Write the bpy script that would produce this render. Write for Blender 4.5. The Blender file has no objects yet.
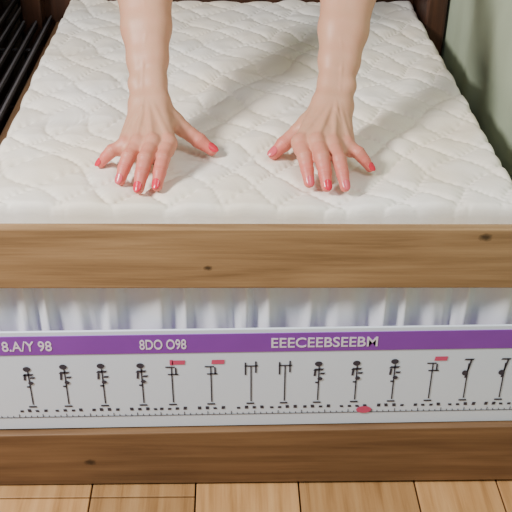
import bpy, bmesh, math, random
import numpy as np
from mathutils import Vector, Matrix
random.seed(4)
scene=bpy.context.scene
COL=scene.collection

# ------------------------------------------------------------------ helpers
def link(o,parent=None):
    COL.objects.link(o)
    if parent: o.parent=parent
    return o
def empty(name,loc=(0,0,0)):
    e=bpy.data.objects.new(name,None); e.location=loc; e.empty_display_size=.05
    COL.objects.link(e); return e
def mesh_obj(name,verts,faces,mat=None,parent=None,smooth=False):
    me=bpy.data.meshes.new(name); me.from_pydata([tuple(v) for v in verts],[],[tuple(f) for f in faces]); me.update()
    if smooth: me.polygons.foreach_set('use_smooth',[True]*len(me.polygons))
    o=bpy.data.objects.new(name,me)
    if mat: me.materials.append(mat)
    return link(o,parent)
def box(name,x0,x1,y0,y1,z0,z1,mat,parent=None,bev=.003,seg=2):
    v=[(x,y,z) for x in(x0,x1) for y in(y0,y1) for z in(z0,z1)]
    f=[(0,1,3,2),(4,6,7,5),(0,4,5,1),(2,3,7,6),(0,2,6,4),(1,5,7,3)]
    o=mesh_obj(name,v,f,mat,parent)
    if bev:
        m=o.modifiers.new('b','BEVEL'); m.width=bev; m.segments=seg
    return o
def tube(name,pts,r,mat,parent=None,cyc=False):
    c=bpy.data.curves.new(name,'CURVE'); c.dimensions='3D'; c.bevel_depth=r; c.bevel_resolution=4; c.use_fill_caps=True
    s=c.splines.new('POLY'); s.points.add(len(pts)-1)
    for i,p in enumerate(pts): s.points[i].co=(*p,1)
    s.use_cyclic_u=cyc
    c.materials.append(mat)
    return link(bpy.data.objects.new(name,c),parent)
def nmat(name):
    m=bpy.data.materials.new(name); m.use_nodes=True
    nt=m.node_tree; b=nt.nodes['Principled BSDF']
    return m,nt,b
def N(nt,t,**k):
    n=nt.nodes.new(t)
    for a,v in k.items():
        if a in n.inputs: n.inputs[a].default_value=v
        else: setattr(n,a,v)
    return n
def ramp(nt,stops):
    r=nt.nodes.new('ShaderNodeValToRGB'); e=r.color_ramp.elements
    while len(e)<len(stops): e.new(.5)
    for i,(p,c) in enumerate(stops): e[i].position=p; e[i].color=(*c,1)
    return r
def srgb(r,g,b):
    f=lambda c:(c/255/12.92) if c/255<=.04045 else ((c/255+.055)/1.055)**2.4
    return (f(r),f(g),f(b))
def plain(name,c,rough=.5,metal=0,noise=.0,nscale=20,bump=0):
    m,nt,b=nmat(name); b.inputs['Roughness'].default_value=rough; b.inputs['Metallic'].default_value=metal
    tc=N(nt,'ShaderNodeTexCoord'); n=N(nt,'ShaderNodeTexNoise',Scale=nscale,Detail=4.0)
    nt.links.new(tc.outputs['Object'],n.inputs['Vector'])
    r=ramp(nt,[(.3,tuple(x*(1-noise) for x in c)),(.7,tuple(min(1,x*(1+noise)) for x in c))])
    nt.links.new(n.outputs['Fac'],r.inputs['Fac']); nt.links.new(r.outputs['Color'],b.inputs['Base Color'])
    if bump:
        bp=N(nt,'ShaderNodeBump',Strength=bump,Distance=.002); nt.links.new(n.outputs['Fac'],bp.inputs['Height']); nt.links.new(bp.outputs['Normal'],b.inputs['Normal'])
    return m
def wood(name,dark,mid,light,axis='X',knots=(),rough=.5,fine=1.0):
    m,nt,b=nmat(name); L=nt.links.new
    tc=N(nt,'ShaderNodeTexCoord'); mp=N(nt,'ShaderNodeMapping')
    mp.inputs['Scale'].default_value=(1.0,17,17) if axis=='X' else ((17,1.0,17) if axis=='Y' else (17,17,1.0))
    L(tc.outputs['Object'],mp.inputs['Vector'])
    n1=N(nt,'ShaderNodeTexNoise',Scale=3.0*fine,Detail=6.0,Roughness=.55,Distortion=.35); L(mp.outputs['Vector'],n1.inputs['Vector'])
    mp2=N(nt,'ShaderNodeMapping'); mp2.inputs['Scale'].default_value=(4,160,160) if axis=='X' else ((160,4,160) if axis=='Y' else (160,160,4))
    L(tc.outputs['Object'],mp2.inputs['Vector'])
    n2=N(nt,'ShaderNodeTexNoise',Scale=2.0,Detail=3.0); L(mp2.outputs['Vector'],n2.inputs['Vector'])
    add=N(nt,'ShaderNodeMath',operation='MULTIPLY_ADD'); L(n2.outputs['Fac'],add.inputs[0]); add.inputs[1].default_value=.25; L(n1.outputs['Fac'],add.inputs[2])
    sub=N(nt,'ShaderNodeMath',operation='SUBTRACT'); L(add.outputs[0],sub.inputs[0]); sub.inputs[1].default_value=.12
    r=ramp(nt,[(.25,dark),(.48,mid),(.75,light)]); L(sub.outputs[0],r.inputs['Fac'])
    col=r.outputs['Color']
    for (kx,kz,kr) in knots:
        sx=N(nt,'ShaderNodeMapping',vector_type='POINT'); sx.inputs['Location'].default_value=(-kx/(kr*1.5),0,-kz/kr); sx.inputs['Scale'].default_value=(1/(kr*1.5),0,1/kr)
        L(tc.outputs['Object'],sx.inputs['Vector'])
        nn=N(nt,'ShaderNodeTexNoise',Scale=1.6,Detail=3.0); L(sx.outputs['Vector'],nn.inputs['Vector'])
        ln=N(nt,'ShaderNodeVectorMath',operation='LENGTH'); L(sx.outputs['Vector'],ln.inputs[0])
        ad=N(nt,'ShaderNodeMath',operation='MULTIPLY_ADD'); L(nn.outputs['Fac'],ad.inputs[0]); ad.inputs[1].default_value=.9; L(ln.outputs['Value'],ad.inputs[2])
        kf=ramp(nt,[(.45,(1,1,1)),(.75,(.6,.6,.6)),(1.0,(.0,.0,.0))])
        hf=N(nt,'ShaderNodeMath',operation='MULTIPLY'); L(ad.outputs[0],hf.inputs[0]); hf.inputs[1].default_value=.6; L(hf.outputs[0],kf.inputs['Fac'])
        mx=N(nt,'ShaderNodeMix',data_type='RGBA'); L(kf.outputs['Color'],mx.inputs[0]); L(col,mx.inputs[6]); mx.inputs[7].default_value=(*[c*.35 for c in dark],1)
        col=mx.outputs[2]
    L(col,b.inputs['Base Color']); b.inputs['Roughness'].default_value=rough
    bp=N(nt,'ShaderNodeBump',Strength=.2,Distance=.0012); L(n2.outputs['Fac'],bp.inputs['Height']); L(bp.outputs['Normal'],b.inputs['Normal'])
    return m

# ------------------------------------------------------------------ materials
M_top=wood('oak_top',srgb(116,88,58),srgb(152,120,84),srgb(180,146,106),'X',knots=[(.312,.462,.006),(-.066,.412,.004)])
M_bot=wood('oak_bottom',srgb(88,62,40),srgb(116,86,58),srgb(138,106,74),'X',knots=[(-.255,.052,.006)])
M_dark=wood('dark_wood',srgb(36,20,12),srgb(62,36,22),srgb(84,50,32),'Z')
M_side=wood('side_wood',srgb(76,54,38),srgb(104,78,56),srgb(130,100,72),'Y')

# ------------------------------------------------------------------ room
def floor_mat():
    m=wood('floor_wood',srgb(150,108,64),srgb(190,144,94),srgb(210,166,114),'Y',rough=.4,fine=1.0)
    nt=m.node_tree; b=nt.nodes['Principled BSDF']; L=nt.links.new
    g=N(nt,'ShaderNodeNewGeometry'); src=b.inputs['Base Color'].links[0].from_socket
    mr=N(nt,'ShaderNodeMapRange'); L(g.outputs['Random Per Island'],mr.inputs[0]); mr.inputs[3].default_value=.7; mr.inputs[4].default_value=1.05
    mx=N(nt,'ShaderNodeVectorMath',operation='SCALE'); L(src,mx.inputs[0]); L(mr.outputs[0],mx.inputs[3]); L(mx.outputs[0],b.inputs['Base Color'])
    return m
def make_floor():
    bm=bmesh.new(); xs=[-.256-.19*k for k in range(6,0,-1)]+[-.256,-.09,.076,.265,.40]
    xs=sorted(set(round(x,4) for x in xs)); xs.append(.54)
    for i in range(len(xs)-1):
        cuts=[-1.3,(-.45 if i%2 else -.85),(.55 if i%2 else .25),1.34]
        if xs[i] in (-.256,-.446): cuts[1]=-.035
        for a,b_ in zip(cuts[:-1],cuts[1:]):
            g=.0013
            v=[bm.verts.new(p) for p in [(xs[i]+g,a+g,-.02),(xs[i+1]-g,a+g,-.02),(xs[i+1]-g,b_-g,-.02),(xs[i]+g,b_-g,-.02)]]
            f=bm.faces.new(v); r=bmesh.ops.extrude_face_region(bm,geom=[f])
            for e in r['geom']:
                if isinstance(e,bmesh.types.BMVert): e.co.z=0
    bmesh.ops.recalc_face_normals(bm,faces=bm.faces)
    me=bpy.data.meshes.new('floor'); bm.to_mesh(me); bm.free(); me.materials.append(floor_mat())
    o=link(bpy.data.objects.new('floor',me)); m=o.modifiers.new('b','BEVEL'); m.width=.0012; m.segments=2
make_floor()
box('subfloor_trim',-1.45,.54,-1.3,1.34,-.05,-.021,plain('gap',srgb(40,24,14),.9),None,0)
M_green=plain('green_wall_paint',srgb(150,165,140),.85,noise=.06,nscale=6,bump=.1)
box('wall_right',.54,.60,-1.3,1.40,-.05,2.3,M_green,None,0)
M_back=plain('back_wall_paint',srgb(120,105,90),.9,noise=.1,nscale=3,bump=.1)
box('wall_back',-1.45,.60,1.34,1.40,-.05,2.3,M_back,None,0)
box('baseboard_right',.525,.54,-1.3,1.34,0,.09,plain('trimpaint',srgb(200,195,180),.6),None,.003)

# ------------------------------------------------------------------ bed frame
bed=empty('wooden_bed_frame')
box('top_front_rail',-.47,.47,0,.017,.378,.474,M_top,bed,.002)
def prism(name,pts,y0,y1,mat,parent,bev=.002):
    n=len(pts); v=[(x,y0,z) for x,z in pts]+[(x,y1,z) for x,z in pts]
    f=[tuple(range(n)),tuple(range(2*n-1,n-1,-1))]+[(i,i+n,(i+1)%n+n,(i+1)%n) for i in range(n)]
    o=mesh_obj(name,v,f,mat,parent); m=o.modifiers.new('b','BEVEL'); m.width=bev; m.segments=2
    bm=bmesh.new(); bm.from_mesh(o.data); bmesh.ops.recalc_face_normals(bm,faces=bm.faces); bm.to_mesh(o.data); bm.free()
    return o
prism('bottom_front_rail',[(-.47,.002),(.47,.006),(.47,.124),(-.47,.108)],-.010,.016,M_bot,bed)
for i,x in enumerate((-.50,.455)):
    box('front_post_%d'%(i+1),x,x+.045,-.012,.045,0,.50,M_top,bed,.004)
box('back_post_1',-.50,-.455,.965,1.015,0,.80,M_dark,bed,.004)
box('back_post_2',.389,.432,.86,1.015,0,.80,M_dark,bed,.004)
box('side_rail_1',-.424,-.402,.055,.97,.30,.440,M_side,bed,.004)
box('side_rail_2',.395,.42,.055,.97,.28,.40,M_side,bed,.004)
box('headboard',-.46,.389,1.004,1.022,.28,.78,M_dark,bed,.004)
box('slat_base',-.402,.395,.06,1.004,.30,.328,M_side,bed,.002)

# ------------------------------------------------------------------ arms and hands
V=lambda *a: np.array(a,float)/1000
def hand_def(side):
    if side=='R': # the person's right hand
        d=dict(wrist=V(-157,237,560),
          mcp=[V(-124,155,527),V(-147,149,530),V(-169,153,526),V(-190,166,518)],
          tip=[V(-138,84,495),V(-163,76,495),V(-191,101,495),V(-225,155,494)],
          thumb=[V(-137,226,546),V(-106,213,523),V(-82,204,508),V(-63,197,496)],
          elbow=V(-172,425,742),shoulder=V(-168,600,985))
    else:
        d=dict(wrist=V(122,236,560),
          mcp=[V(66,161,526),V(90,154,530),V(114,154,526),V(137,166,519)],
          tip=[V(77,95,495),V(101,83,495),V(127,83,495),V(170,144,494)],
          thumb=[V(99,225,546),V(67,207,523),V(46,194,508),V(30,184,496)],
          elbow=V(162,425,742),shoulder=V(170,600,985))
    return d
def smin(a,b,k):
    h=np.clip(.5+.5*(b-a)/k,0,1)
    return b*(1-h)+a*h-k*h*(1-h)
def cap(P,a,b,ra,rb):
    ab=b-a; t=np.clip(((P-a)@ab)/(ab@ab+1e-12),0,1)
    return np.linalg.norm(P-a-t[:,None]*ab,axis=1)-(ra+(rb-ra)*t)
def unit(v): return v/np.linalg.norm(v)
def keep_largest(me):
    bm=bmesh.new(); bm.from_mesh(me); bm.verts.ensure_lookup_table(); n=len(bm.verts); lab=[-1]*n; sizes=[]
    for s0 in range(n):
        if lab[s0]>=0: continue
        st=[bm.verts[s0]]; lab[s0]=len(sizes); c=0
        while st:
            v=st.pop(); c+=1
            for e in v.link_edges:
                o=e.other_vert(v)
                if lab[o.index]<0: lab[o.index]=len(sizes); st.append(o)
        sizes.append(c)
    big=sizes.index(max(sizes))
    bmesh.ops.delete(bm,geom=[v for v in bm.verts if lab[v.index]!=big],context='VERTS')
    bm.to_mesh(me); bm.free(); return me
def remesh(me,vox,it):
    o=bpy.data.objects.new('tmp',me); COL.objects.link(o)
    m_=o.modifiers.new('r','REMESH'); m_.mode='VOXEL'; m_.voxel_size=vox
    if it: m_=o.modifiers.new('s','SMOOTH'); m_.factor=.5; m_.iterations=it
    dg=bpy.context.evaluated_depsgraph_get(); dg.update(); me2=bpy.data.meshes.new_from_object(o.evaluated_get(dg)); bpy.data.objects.remove(o)
    return keep_largest(me2)
def project(me,sdf,its,detail_from):
    n=len(me.vertices); P=np.empty(n*3); me.vertices.foreach_get('co',P); P=P.reshape(-1,3)
    h=.0004; E=np.eye(3)*h
    for it in range(its):
        D=it>=detail_from
        dd=sdf(P,D); g=np.stack([sdf(P+E[k],D)-dd for k in range(3)],1)/h
        gn=np.maximum((g*g).sum(1),.2); step=-(dd/gn)[:,None]*g
        ln=np.linalg.norm(step,axis=1); step*= (np.minimum(ln,.003)/np.maximum(ln,1e-9))[:,None]
        P=P+step
    me.vertices.foreach_set('co',P.ravel()); me.update(); return P
def build_hand(side):
    d=hand_def(side); w=d['wrist']; mcp=d['mcp']
    fwd=unit((mcp[1]+mcp[2])/2-w); lat=mcp[0]-mcp[3]; lat=unit(lat-fwd*(lat@fwd))   # toward thumb
    up=np.cross(fwd,lat); up=up if up[2]>0 else -up; up=unit(up)
    prims_f=[]; prims_p=[]; joints=[]; fill=[]
    rad=[(11.0,10.4,10.6,9.7,9.2,7.7),(11.2,10.7,11.0,10.0,9.4,7.8),(10.9,10.2,10.4,9.5,8.9,7.5),(10.2,9.2,9.3,8.4,7.8,6.7)]
    arch=[8,9,8,6]
    for i in range(4):
        a,b=mcp[i],d['tip'][i]; ax=unit(b-a); n=unit(up-ax*(up@ax)); n=unit(n*.6+np.array([0,0,1])*.4)
        pip=a+(b-a)*.46+n*arch[i]/1000; dip=a+(b-a)*.755+n*arch[i]*.62/1000
        R=[r/1000 for r in rad[i]]; m1=(a+pip)/2; m2=(pip+dip)/2
        ch=[(a,m1,R[0],R[1]),(m1,pip,R[1],R[2]),(pip,m2,R[2],R[3]),(m2,dip,R[3],R[4]),(dip,b,R[4],R[5])]
        prims_f.append(ch); joints.append((a,pip,dip,b,R))
        c=w+lat*([15,5,-5,-14][i]/1000)+fwd*.012
        prims_p.append((a-up*.001,c,R[0]-.0004,.0125))
        prims_p.append((a*.62+pip*.38-up*.007,c-up*.006,.0086,.013))
    for i in range(3):
        for j in(0,1):
            A=prims_p[2*i+j]; B=prims_p[2*i+2+j]; fill.append(((A[0]+B[0])/2-fwd*.004,(A[1]+B[1])/2,.0085,.011))
    webs=[]
    for i in range(3):
        A=joints[i]; B=joints[i+1]
        webs.append(((A[0]*.64+A[1]*.36+B[0]*.64+B[1]*.36)/2-up*.003,(A[0]+B[0])/2-fwd*.02-up*.001,.0066,.0092))
    prims_p+=webs
    T=d['thumb']; m=(T[1]+T[2])/2
    th=[(T[0],T[1],.0145,.0118),(T[1],m,.0118,.0106),(m,T[2],.0106,.0112),(T[2],T[3],.0112,.0085)]
    prims_p.append((w+lat*.014-up*.010+fwd*.012,T[1]*.55+T[0]*.45-up*.003,.014,.0115))
    prims_p.append(((T[0]+T[1])/2, mcp[0]*.62+w*.38,.0095,.0090))
    prims_p.append((T[0]*.4+T[1]*.6, mcp[0]*.6+w*.4-up*.004,.0100,.0110))
    prims_p.append((w-lat*.014-up*.010+fwd*.014,mcp[3]*.75+w*.25-up*.010,.014,.0115))
    e=d['elbow']; s=d['shoulder']; ax=unit(e-w); fl=unit(lat-ax*(lat@ax))
    arm=[]
    ws=[(0,.0172,.0105),(.10,.0175,.0095),(.25,.0215,.0095),(.45,.0285,.0095),(.7,.034,.009),(.9,.034,.007),(1.,.034,.006)]
    for sgn in(-1,1):
        for (t0,r0,o0),(t1,r1,o1) in zip(ws[:-1],ws[1:]):
            arm.append((w+(e-w)*t0+fl*sgn*o0,w+(e-w)*t1+fl*sgn*o1,r0,r1))
    fill.append((w,e,.015,.028))
    arm+= [(e,s,.036,.045)]
    tend=[]
    for i in range(4):
        c=w+lat*[8,3,-3,-8][i]/1000+up*.0118+fwd*.018
        tend.append((mcp[i]+up*.0100-fwd*.004,c,.0016,.0014))
    tend.append((T[1]+up*.0100,w+lat*.016+up*.009,.0016,.0020))
    ulna=(w-fl*.019+up*.008+ax*.022)
    kn=[(mcp[i]+up*.0036,[.0091,.0094,.0090,.0081][i]) for i in range(4)]
    nax=np.cross(ax,fl); nax=nax if nax@up>0 else -nax
    veins=[[w+ax*.005+nax*.0165-fl*.006,w+ax*.06+nax*.0195-fl*.002,w+ax*.11+nax*.025+fl*.008,w+ax*.17+nax*.031+fl*.004],
           [mcp[2]*.5+mcp[3]*.5+up*.006-fwd*.02,w+fwd*.03-lat*.006+up*.0135,w+up*.0165+lat*.002]]
    def sdf(P,detail=True):
        p=None
        for a,b,r0,r1 in prims_p:
            x=cap(P,a,b,r0,r1); p=x if p is None else smin(p,x,.008)
        A=None
        for a,b,r0,r1 in arm:
            x=cap(P,a,b,r0,r1); A=x if A is None else smin(A,x,.010)
        p=smin(p,A,.022)
        f=None
        for ch in prims_f:
            g=None
            for a,b,r0,r1 in ch:
                x=cap(P,a,b,r0,r1); g=x if g is None else smin(g,x,.003)
            f=g if f is None else np.minimum(f,g)
        t=None
        for a,b,r0,r1 in th:
            x=cap(P,a,b,r0,r1); t=x if t is None else smin(t,x,.004)
        p=smin(p,f,.006); p=smin(p,t,.008)
        for a,b,r0,r1 in tend: p=smin(p,cap(P,a,b,r0,r1),.006)
        for c,r in kn: p=smin(p,np.linalg.norm(P-c,axis=1)-r,.006)
        p=smin(p,np.linalg.norm(P-ulna,axis=1)-.0085,.012)
        for vn in veins:
            for a,b in zip(vn[:-1],vn[1:]): p=smin(p,cap(P,a,b,.0010,.0010),.004)
        if detail:
            for (a,pip,dip,b,R) in joints:
                for J,A0,B0,amp in((pip,a,dip,.0006),(dip,pip,b,.00045)):
                    x=unit(B0-A0); q=P-J; s_=q@x; n=unit(up-x*(up@x)); h=q@n; l=np.linalg.norm(q,axis=1)
                    wgt=np.exp(-(s_/.0042)**2)*np.clip(h/.007,0,1)*(l<.016)
                    p=p+wgt*amp*np.cos(s_*2*math.pi/.0032)
            x=unit(T[3]-T[1]); q=P-T[2]; s_=q@x; l=np.linalg.norm(q,axis=1)
            p=p+np.exp(-(s_/.0045)**2)*np.clip(q@up/.007,0,1)*(l<.016)*.0005*np.cos(s_*2*math.pi/.0034)
        return p
    bm=bmesh.new(); allp=prims_p+fill+arm+th+[c for ch in prims_f for c in ch]
    for a,b,r0,r1 in allp:
        L_=np.linalg.norm(b-a); n=max(2,int(L_/(min(r0,r1)*.35))+1)
        for k in range(n):
            t=k/(n-1); c=a+(b-a)*t; r=r0+(r1-r0)*t
            bmesh.ops.create_icosphere(bm,subdivisions=2,radius=r,matrix=Matrix.Translation(Vector(c)))
    me=bpy.data.meshes.new('tmp'); bm.to_mesh(me); bm.free()
    me=remesh(me,.0020,8); project(me,sdf,3,99)
    me2=remesh(me,.0014,3); P=project(me2,sdf,3,1); n=len(me2.vertices)
    me2.polygons.foreach_set('use_smooth',[True]*len(me2.polygons))
    fl_=np.zeros(n)
    for (a,pip,dip,b,R) in joints:
        for a1,b1,v0,v1 in((a,pip,.30,.5),(pip,dip,.5,.75),(dip,b,.75,1.)):
            ab=b1-a1; t=np.clip(((P-a1)@ab)/(ab@ab),0,1); dist=np.linalg.norm(P-a1-t[:,None]*ab,axis=1)
            fl_=np.maximum(fl_,(v0+(v1-v0)*t)*np.clip(1.0-np.clip(dist/.0115-1.0,0,9)*2.5,0,1))
        for J,r in((a,.010),(pip,.009)):
            fl_=np.maximum(fl_,.75*np.exp(-(np.linalg.norm(P-J-up*.006,axis=1)/r)**2))
    ab=T[3]-T[1]; t=np.clip(((P-T[1])@ab)/(ab@ab),0,1); dist=np.linalg.norm(P-T[1]-t[:,None]*ab,axis=1)
    fl_=np.maximum(fl_,(.2+.75*t)*np.clip(2.2-dist/.0110,0,1))
    at=me2.color_attributes.new('flush','FLOAT_COLOR','POINT'); cc=np.ones((n,4)); cc[:,:3]=fl_[:,None]
    at.data.foreach_set('color',cc.ravel())
    nails=[]
    for k,(dip,b,r) in enumerate([(j[2],j[3],j[4][5]) for j in joints]+[(T[2],T[3],.0085)]):
        x=unit(b-dip); nn=up-x*(up@x)
        if k==4: nn=nn+lat*.25; nn=nn-x*(nn@x)
        nn=unit(nn); sd=np.cross(x,nn); nu,nv=13,13; vs=[];fs=[]
        Ln=r*1.6
        for j in range(nv):
            v=j/(nv-1); s_=-.62*Ln+v*Ln*1.3
            edge=1-abs(2*v-1)**3.2*.45
            for i in range(nu):
                u=-1+2*i/(nu-1); th_=u*math.radians(46)*edge
                su=s_-(abs(u)**2.5)*(.12*Ln)*(1 if v>.5 else -1)*abs(2*v-1)
                c=b+x*su; rr=r+.0007+max(0,-s_)*.08-max(0,s_)**2*22
                vs.append(c+(nn*math.cos(th_)+sd*math.sin(th_))*rr)
        for j in range(nv-1):
            for i in range(nu-1):
                q=j*nu+i; fs.append((q,q+1,q+nu+1,q+nu))
        nails.append((vs,fs))
    return me2,nails,d

def skin_mat():
    m,nt,b=nmat('skin'); L=nt.links.new
    at=N(nt,'ShaderNodeAttribute',attribute_name='flush'); tc=N(nt,'ShaderNodeTexCoord')
    n=N(nt,'ShaderNodeTexNoise',Scale=45.0,Detail=4.0); L(tc.outputs['Object'],n.inputs['Vector'])
    ad=N(nt,'ShaderNodeMath',operation='MULTIPLY_ADD'); L(n.outputs['Fac'],ad.inputs[0]); ad.inputs[1].default_value=.35; L(at.outputs['Fac'],ad.inputs[2])
    r=ramp(nt,[(.10,srgb(202,154,126)),(.5,srgb(208,142,118)),(1.0,srgb(214,114,102))]); L(ad.outputs[0],r.inputs['Fac'])
    L(r.outputs['Color'],b.inputs['Base Color']); b.inputs['Roughness'].default_value=.48
    b.inputs['Subsurface Weight'].default_value=.10; b.inputs['Subsurface Radius'].default_value=(1,.35,.2); b.inputs['Subsurface Scale'].default_value=.004
    n2=N(nt,'ShaderNodeTexNoise',Scale=420.0,Detail=3.0); L(tc.outputs['Object'],n2.inputs['Vector'])
    bp=N(nt,'ShaderNodeBump',Strength=.25,Distance=.0006); L(n2.outputs['Fac'],bp.inputs['Height']); L(bp.outputs['Normal'],b.inputs['Normal'])
    return m
M_skin=skin_mat(); M_nail=plain('nail_polish_red',srgb(214,44,70),.22,noise=.05); M_nail2=plain('nail_polish_pink',srgb(214,92,104),.25,noise=.05)
M_sleeve=plain('sleeve_cloth',srgb(225,222,215),.9,noise=.04,nscale=80,bump=.2)
person=empty('person',(0,.6,.98)); PINV=Matrix.Translation((0,-.6,-.98))
HD=[]
for side,nm in(('R','right'),('L','left')):
    me,nails,d=build_hand(side); HD.append(d); me.name=nm+'_arm'
    me.materials.clear(); me.materials.append(M_skin)
    o=link(bpy.data.objects.new(nm+'_arm_and_hand',me)); o.parent=person; o.matrix_parent_inverse=PINV
    for k,(vs,fs) in enumerate(nails):
        q=mesh_obj('%s_nail_%d'%(nm,k+1),vs,fs,M_nail if k in((0,3,4,1) if side=='R' else (3,1)) else M_nail2,None,True)
        q.parent=person; q.matrix_parent_inverse=PINV
        s=q.modifiers.new('s','SOLIDIFY'); s.thickness=.0007; s.offset=0
        s=q.modifiers.new('ss','SUBSURF'); s.levels=1; s.render_levels=1
    e=d['elbow']; s_=d['shoulder']; ax=unit(s_-e); a1=unit(np.cross(ax,[1,0,0])); a2=np.cross(ax,a1); vs=[];fs=[];K=32;J=8
    for j in range(J):
        t=j/(J-1); c=s_+ax*(-.11+.17*t)
        for k in range(K):
            th=2*math.pi*k/K; rr=.056+.006*t+.003*math.sin(3*th+4*t)
            if j==J-1: rr*=.6
            vs.append(c+(a1*math.cos(th)+a2*math.sin(th))*rr)
    for j in range(J-1):
        for k in range(K): fs.append((j*K+k,j*K+(k+1)%K,(j+1)*K+(k+1)%K,(j+1)*K+k))
    fs.append(tuple((J-1)*K+k for k in range(K)))
    q=mesh_obj(nm+'_sleeve',vs,fs,M_sleeve,None,True); q.parent=person; q.matrix_parent_inverse=PINV
    m_=q.modifiers.new('s','SOLIDIFY'); m_.thickness=.002

# ------------------------------------------------------------------ mattress
def make_mattress():
    x0,x1,y0,y1=-.394,.381,.038,.992; NX,NY=440,560; zt=.4825; zb=.33
    X,Y=np.meshgrid(np.linspace(x0,x1,NX),np.linspace(y0,y1,NY))
    def wob(X,Y,n,f,seed):
        r=np.random.RandomState(seed); o=0
        for i in range(n):
            th=r.rand()*6.28; fr=f*(.6+.9*r.rand()); o=o+np.sin((X*math.cos(th)+Y*math.sin(th))*fr+r.rand()*6.28)
        return o/math.sqrt(n)
    wx=wob(X,Y,7,30,1)*.013; wy=wob(X,Y,7,30,2)*.013
    a=(X+wx+.80*(Y+wy))/.078; b=(X+wx-.80*(Y+wy))/.078
    s1=np.abs(np.sin(math.pi*a)); s2=np.abs(np.sin(math.pi*b))
    puff=.0064*(1-np.exp(-(s1/.42)))*(1-np.exp(-(s2/.42)))*(1+.3*wob(X,Y,5,40,21))
    # crumples : ridged noise, long folds across the bed
    rid=(1-np.abs(wob(X*.6,Y*1.3,5,48,31)))
    Z=zt+.001+puff+.0016*rid+wob(X,Y,8,130,4)*.0004+.0028*wob(X,Y,4,9,5)
    Z+=.0008*np.sin(a*30+wob(X,Y,3,80,9)*2)*np.exp(-s2*4)+.0008*np.sin(b*30+wob(X,Y,3,80,8)*2)*np.exp(-s1*4)
    for d in HD:
        for t in d['tip']+[d['thumb'][3]]:
            r2=(X-t[0])**2+(Y-t[1])**2; target=t[2]-.0076
            Z+=-.0030*np.exp(-r2/.003)
            g=np.exp(-r2/.00044); Z=Z*(1-g)+np.minimum(Z,target)*g
    e=np.minimum(np.minimum(X-x0,x1-X),np.minimum((Y-y0)*1.6,y1-Y)); R=.016
    q=np.clip(1-e/R,0,1); Z=Z-R*(1-np.sqrt(np.clip(1-q*q,0,1)))
    Z=np.maximum(Z,.455)
    V_=[tuple(p) for p in np.stack([X.ravel(),Y.ravel(),Z.ravel()],1)]
    F_=[]
    for j in range(NY-1):
        for i in range(NX-1):
            k=j*NX+i; F_.append((k,k+1,k+NX+1,k+NX))
    ring=[i for i in range(NX)]+[j*NX+NX-1 for j in range(1,NY)]+[(NY-1)*NX+i for i in range(NX-2,-1,-1)]+[j*NX for j in range(NY-2,0,-1)]
    prev=ring
    for z in (.44,.40,.36,.335,zb):
        base=len(V_)
        bul=.003*math.sin((z-zb)/(.46-zb)*math.pi)
        for k in ring:
            x,y,_=V_[k]; V_.append((x+bul*(1 if x>x1-.001 else (-1 if x<x0+.001 else 0)),y,z))
        cur=list(range(base,base+len(ring))); n=len(ring)
        for i in range(n): F_.append((prev[i],cur[i],cur[(i+1)%n],prev[(i+1)%n]))
        prev=cur
    F_.append(tuple(prev[::-1]))
    m,nt,bs=nmat('quilted_cotton'); L=nt.links.new
    tc=N(nt,'ShaderNodeTexCoord'); n=N(nt,'ShaderNodeTexNoise',Scale=5.0,Detail=3.0); L(tc.outputs['Object'],n.inputs['Vector'])
    r=ramp(nt,[(.35,srgb(243,231,213)),(.65,srgb(250,246,241))]); L(n.outputs['Fac'],r.inputs['Fac']); L(r.outputs['Color'],bs.inputs['Base Color'])
    bs.inputs['Roughness'].default_value=.8
    n2=N(nt,'ShaderNodeTexNoise',Scale=260.0,Detail=3.0); L(tc.outputs['Object'],n2.inputs['Vector'])
    bp=N(nt,'ShaderNodeBump',Strength=.25,Distance=.001); L(n2.outputs['Fac'],bp.inputs['Height']); L(bp.outputs['Normal'],bs.inputs['Normal'])
    return mesh_obj('quilted_mattress',V_,F_,m,None,True)
make_mattress()

# ------------------------------------------------------------------ bed skirt
def skirt():
    NX,NZ=800,24; vs=[];fs=[]
    for j in range(NZ):
        z=.09+(.455-.09)*j/(NZ-1)
        for i in range(NX):
            x=-.45+.90*i/(NX-1)
            ph=x/.0235*math.pi+1.3*math.sin(x*23+z*3)+.8*math.sin(x*61+2-z*5)
            y=.0272+.0078*math.sin(ph)*(.75+.25*math.sin(x*37+1))+.0012*math.sin(ph*2.3+z*18)
            vs.append((x,y,z))
    for j in range(NZ-1):
        for i in range(NX-1):
            k=j*NX+i; fs.append((k,k+1,k+NX+1,k+NX))
    m,nt,b=nmat('sheer_white'); b.inputs['Base Color'].default_value=(*srgb(242,246,252),1); b.inputs['Roughness'].default_value=.5
    tc=N(nt,'ShaderNodeTexCoord'); n=N(nt,'ShaderNodeTexNoise',Scale=300.0); nt.links.new(tc.outputs['Object'],n.inputs['Vector'])
    bp=N(nt,'ShaderNodeBump',Strength=.15,Distance=.001); nt.links.new(n.outputs['Fac'],bp.inputs['Height']); nt.links.new(bp.outputs['Normal'],b.inputs['Normal'])
    o=mesh_obj('bed_skirt',vs,fs,m,None,True); s=o.modifiers.new('s','SOLIDIFY'); s.thickness=.0008
skirt()

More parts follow.
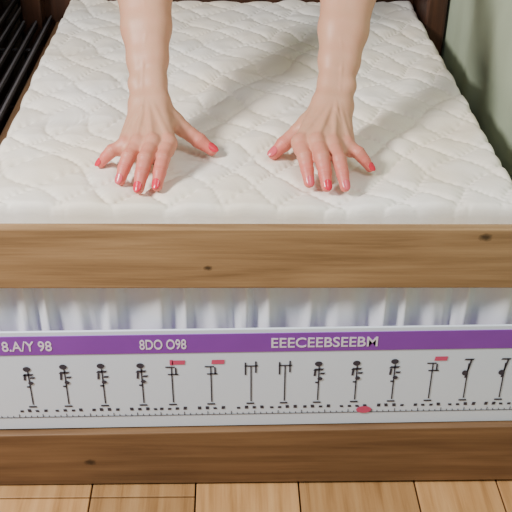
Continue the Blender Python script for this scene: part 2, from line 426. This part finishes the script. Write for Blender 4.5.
# ------------------------------------------------------------------ printed measuring banner
ban=empty('measuring_banner',(0,0,.208)); ban.rotation_euler=(0,-math.radians(.85),0)
M_white=plain('banner_white',srgb(226,238,255),.5,noise=.01); M_purple=plain('banner_purple',srgb(136,66,176),.45,noise=.04)
M_ink=plain('banner_ink',srgb(56,54,68),.6); M_pink=plain('banner_pink',srgb(214,80,120),.6); M_txt=plain('banner_text_white',srgb(235,225,242),.6)
box('panel',-.44,.44,.002,.006,-.090,.097,M_white,ban,.0008)
box('purple_band',-.4405,.4405,.0008,.0062,.056,.0900,M_purple,ban,.0004)
bm=bmesh.new(); bmp=bmesh.new()
def rect(B,x0,x1,z0,z1,sk=0,y=.0012):
    v=[B.verts.new(p) for p in [(x0,y,z0),(x1,y,z0),(x1+sk,y,z1),(x0+sk,y,z1)]]; B.faces.new(v)
def disc(B,x,z,r,rz=None,y=.001,n=14):
    rz=rz or r; B.faces.new([B.verts.new((x+r*math.cos(2*math.pi*k/n),y,z+rz*math.sin(2*math.pi*k/n))) for k in range(n)])
pxs=[29,65,102,141,171,210,250,284,318,356,394,432,468,505]
def lx(px): return px*.001495-.3775
for k,px in enumerate(pxs):
    x=lx(px); dz=random.uniform(-.003,.003)
    rect(bm,x-.0010,x+.0010,-.040,.028)
    if k in(0,1,2,3,8,9,10):
        disc(bm,x-.001,.031+dz,.0058,.0048); rect(bm,x-.009,x+.005,.018+dz,.0220+dz,.003); rect(bm,x-.008,x-.0045,.008,.020,.001)
        rect(bm,x+.001,x+.008,.011,.0145,.002); disc(bm,x+.002,.003,.0040,.0034,.0008); rect(bm,x-.005,x+.001,-.006,-.003)
    elif k in(4,5,11):
        rect(bm,x-.009,x+.005,.028,.0305); rect(bmp,x+.001,x+.020,.034,.042,.001); rect(bm,x-.006,x+.010,.014,.0165); rect(bm,x+.005,x+.0075,.014,.028)
    elif k in(6,7):
        rect(bm,x-.010,x+.010,.028,.0305,.001); rect(bm,x-.0095,x-.007,.012,.036); rect(bm,x+.006,x+.0085,.016,.038)
    else:
        rect(bm,x-.004,x-.001,.0,.036,.006); rect(bm,x-.008,x+.006,.034,.037,.002); disc(bm,x-.004,.010,.0045,.005,.0008)
    rect(bm,x-.007,x+.005,-.0455,-.0425)
    for q in range(4):
        xx=x-.019+q*.012; h=random.choice([.004,.006,.005]); rect(bm,xx-.0026,xx+.0026,-.055,-.055+h,random.uniform(-.001,.001),.0014)
for k in range(96):
    x=-.43+k*.009; h=.003 if k%4 else .006
    rect(bm,x-.0006,x+.0006,-.065,-.065+h)
rect(bm,-.435,.435,-.0662,-.0650)
disc(bmp,lx(363)+.005,-.060,.012,.007,.0006); rect(bmp,lx(171)-.002,lx(171)+.003,.033,.043)
for B,nm,mt in((bm,'printed_marks',M_ink),(bmp,'printed_pink_marks',M_pink)):
    me=bpy.data.meshes.new(nm); B.to_mesh(me); B.free(); me.materials.append(mt); link(bpy.data.objects.new(nm,me),ban)
def text(s,x,z,size,w,mat,nm):
    c=bpy.data.curves.new(nm,'FONT'); c.body=s; c.size=size; c.extrude=.0002; c.offset=.0003
    o=bpy.data.objects.new(nm,c); COL.objects.link(o); dg=bpy.context.evaluated_depsgraph_get(); dg.update()
    me=bpy.data.meshes.new_from_object(o.evaluated_get(dg)); bpy.data.objects.remove(o)
    xs=[v.co.x for v in me.vertices]; sc=w/(max(xs)-min(xs)); m0=min(xs)
    for v in me.vertices: v.co=Vector(((v.co.x-m0)*sc,-v.co.z,v.co.y))
    me.materials.clear(); me.materials.append(mat)
    o=link(bpy.data.objects.new(nm,me),ban); o.location=(x,.0004,z)
text('8.A/Y 98',-.365,.064,.025,.072,M_txt,'label_1')
text('8DO O98',-.166,.064,.025,.068,M_txt,'label_2')
text('EEECEEBSEEBM',.026,.064,.025,.156,M_txt,'label_3')

# ------------------------------------------------------------------ green curtain (right)
def curtain():
    NY,NZ=260,30; vs=[];fs=[]
    for j in range(NZ):
        z=.012+1.9*j/(NZ-1)
        for i in range(NY):
            y=.06+.90*i/(NY-1); t=y*26
            x=.442+.003*math.sin(t+1.2*math.sin(y*11))+.0015*math.sin(t*2.1+1)
            vs.append((x,y,z))
    for j in range(NZ-1):
        for i in range(NY-1):
            k=j*NY+i; fs.append((k,k+1,k+NY+1,k+NY))
    o=mesh_obj('green_curtain',vs,fs,plain('green_cloth',srgb(166,178,156),.85,noise=.08,nscale=4,bump=.1),None,True)
    s=o.modifiers.new('s','SOLIDIFY'); s.thickness=.0015
curtain()

# ------------------------------------------------------------------ dark metal rack (left)
rack=empty('metal_drying_rack',(0,0,0))
M_met=plain('dark_metal',srgb(150,150,160),.35,metal=.5,noise=.1); M_blk=plain('black_metal',srgb(40,36,38),.35,metal=.3)
for k in range(5):
    x=-.446-.027*k
    tube('bar_%d'%(k+1),[(x,.10,.43),(x,1.20,.43)],.0075,M_blk,rack)
    tube('bar_highlight_%d'%(k+1),[(x+.004,.10,.440),(x+.004,1.20,.440)],.0022,M_met,rack)  # thin pale strip above each black bar, modelled in place of its highlight
    tube('low_bar_%d'%(k+1),[(x,.10,.30),(x,1.20,.30)],.004,M_met,rack)
for k,y in enumerate((.10,.48,.82,1.20)):
    tube('cross_bar_%d'%(k+1),[(-.446,y,.425),(-.554,y,.425)],.005,M_blk,rack); tube('low_cross_bar_%d'%(k+1),[(-.446,y,.295),(-.554,y,.295)],.005,M_blk,rack)
for k,(x,y) in enumerate([(-.446,.10),(-.554,.10),(-.446,1.2),(-.554,1.2)]): tube('leg_%d'%(k+1),[(x,y,.435),(x,y,.006)],.005,M_blk,rack)
box('dark_cabinet',-1.15,-.62,.10,1.30,0,.75,M_dark,None,.005)

# ------------------------------------------------------------------ lights
w=bpy.data.worlds.new('w'); scene.world=w; w.use_nodes=True
bg=w.node_tree.nodes['Background']; bg.inputs[0].default_value=(.80,.89,1,1); bg.inputs[1].default_value=.26
def area(name,loc,tgt,size,e,c):
    l=bpy.data.lights.new(name,'AREA'); l.size=size; l.energy=e; l.color=c
    o=bpy.data.objects.new(name,l); o.location=loc; o.rotation_euler=(Vector(tgt)-Vector(loc)).to_track_quat('-Z','Y').to_euler(); COL.objects.link(o)
area('window_light',(-1.20,-.55,1.60),(.1,.3,.5),.32,52,(1,.955,.90))
area('added_fill_light',(.45,-.45,1.75),(.2,.1,.4),.6,10,(1,.98,.95))  # added soft fill brightening the mattress front right, not a lamp of the room

# ------------------------------------------------------------------ camera
p=math.radians(32.6);s=math.radians(2.2);ro=math.radians(1.2)
f=Vector((math.sin(s)*math.cos(p),math.cos(s)*math.cos(p),-math.sin(p)))
r0=Vector((math.cos(s),-math.sin(s),0));u0=r0.cross(f)
r=r0*math.cos(ro)+u0*math.sin(ro);u=r.cross(f)
cam=bpy.data.cameras.new('camera'); cam.lens=900/512*36; cam.sensor_width=36; cam.clip_start=.05
co=bpy.data.objects.new('camera',cam); M=Matrix((r,u,-f)).transposed().to_4x4(); M.translation=Vector((-.040,-1.036,1.095)); co.matrix_world=M
COL.objects.link(co); scene.camera=co
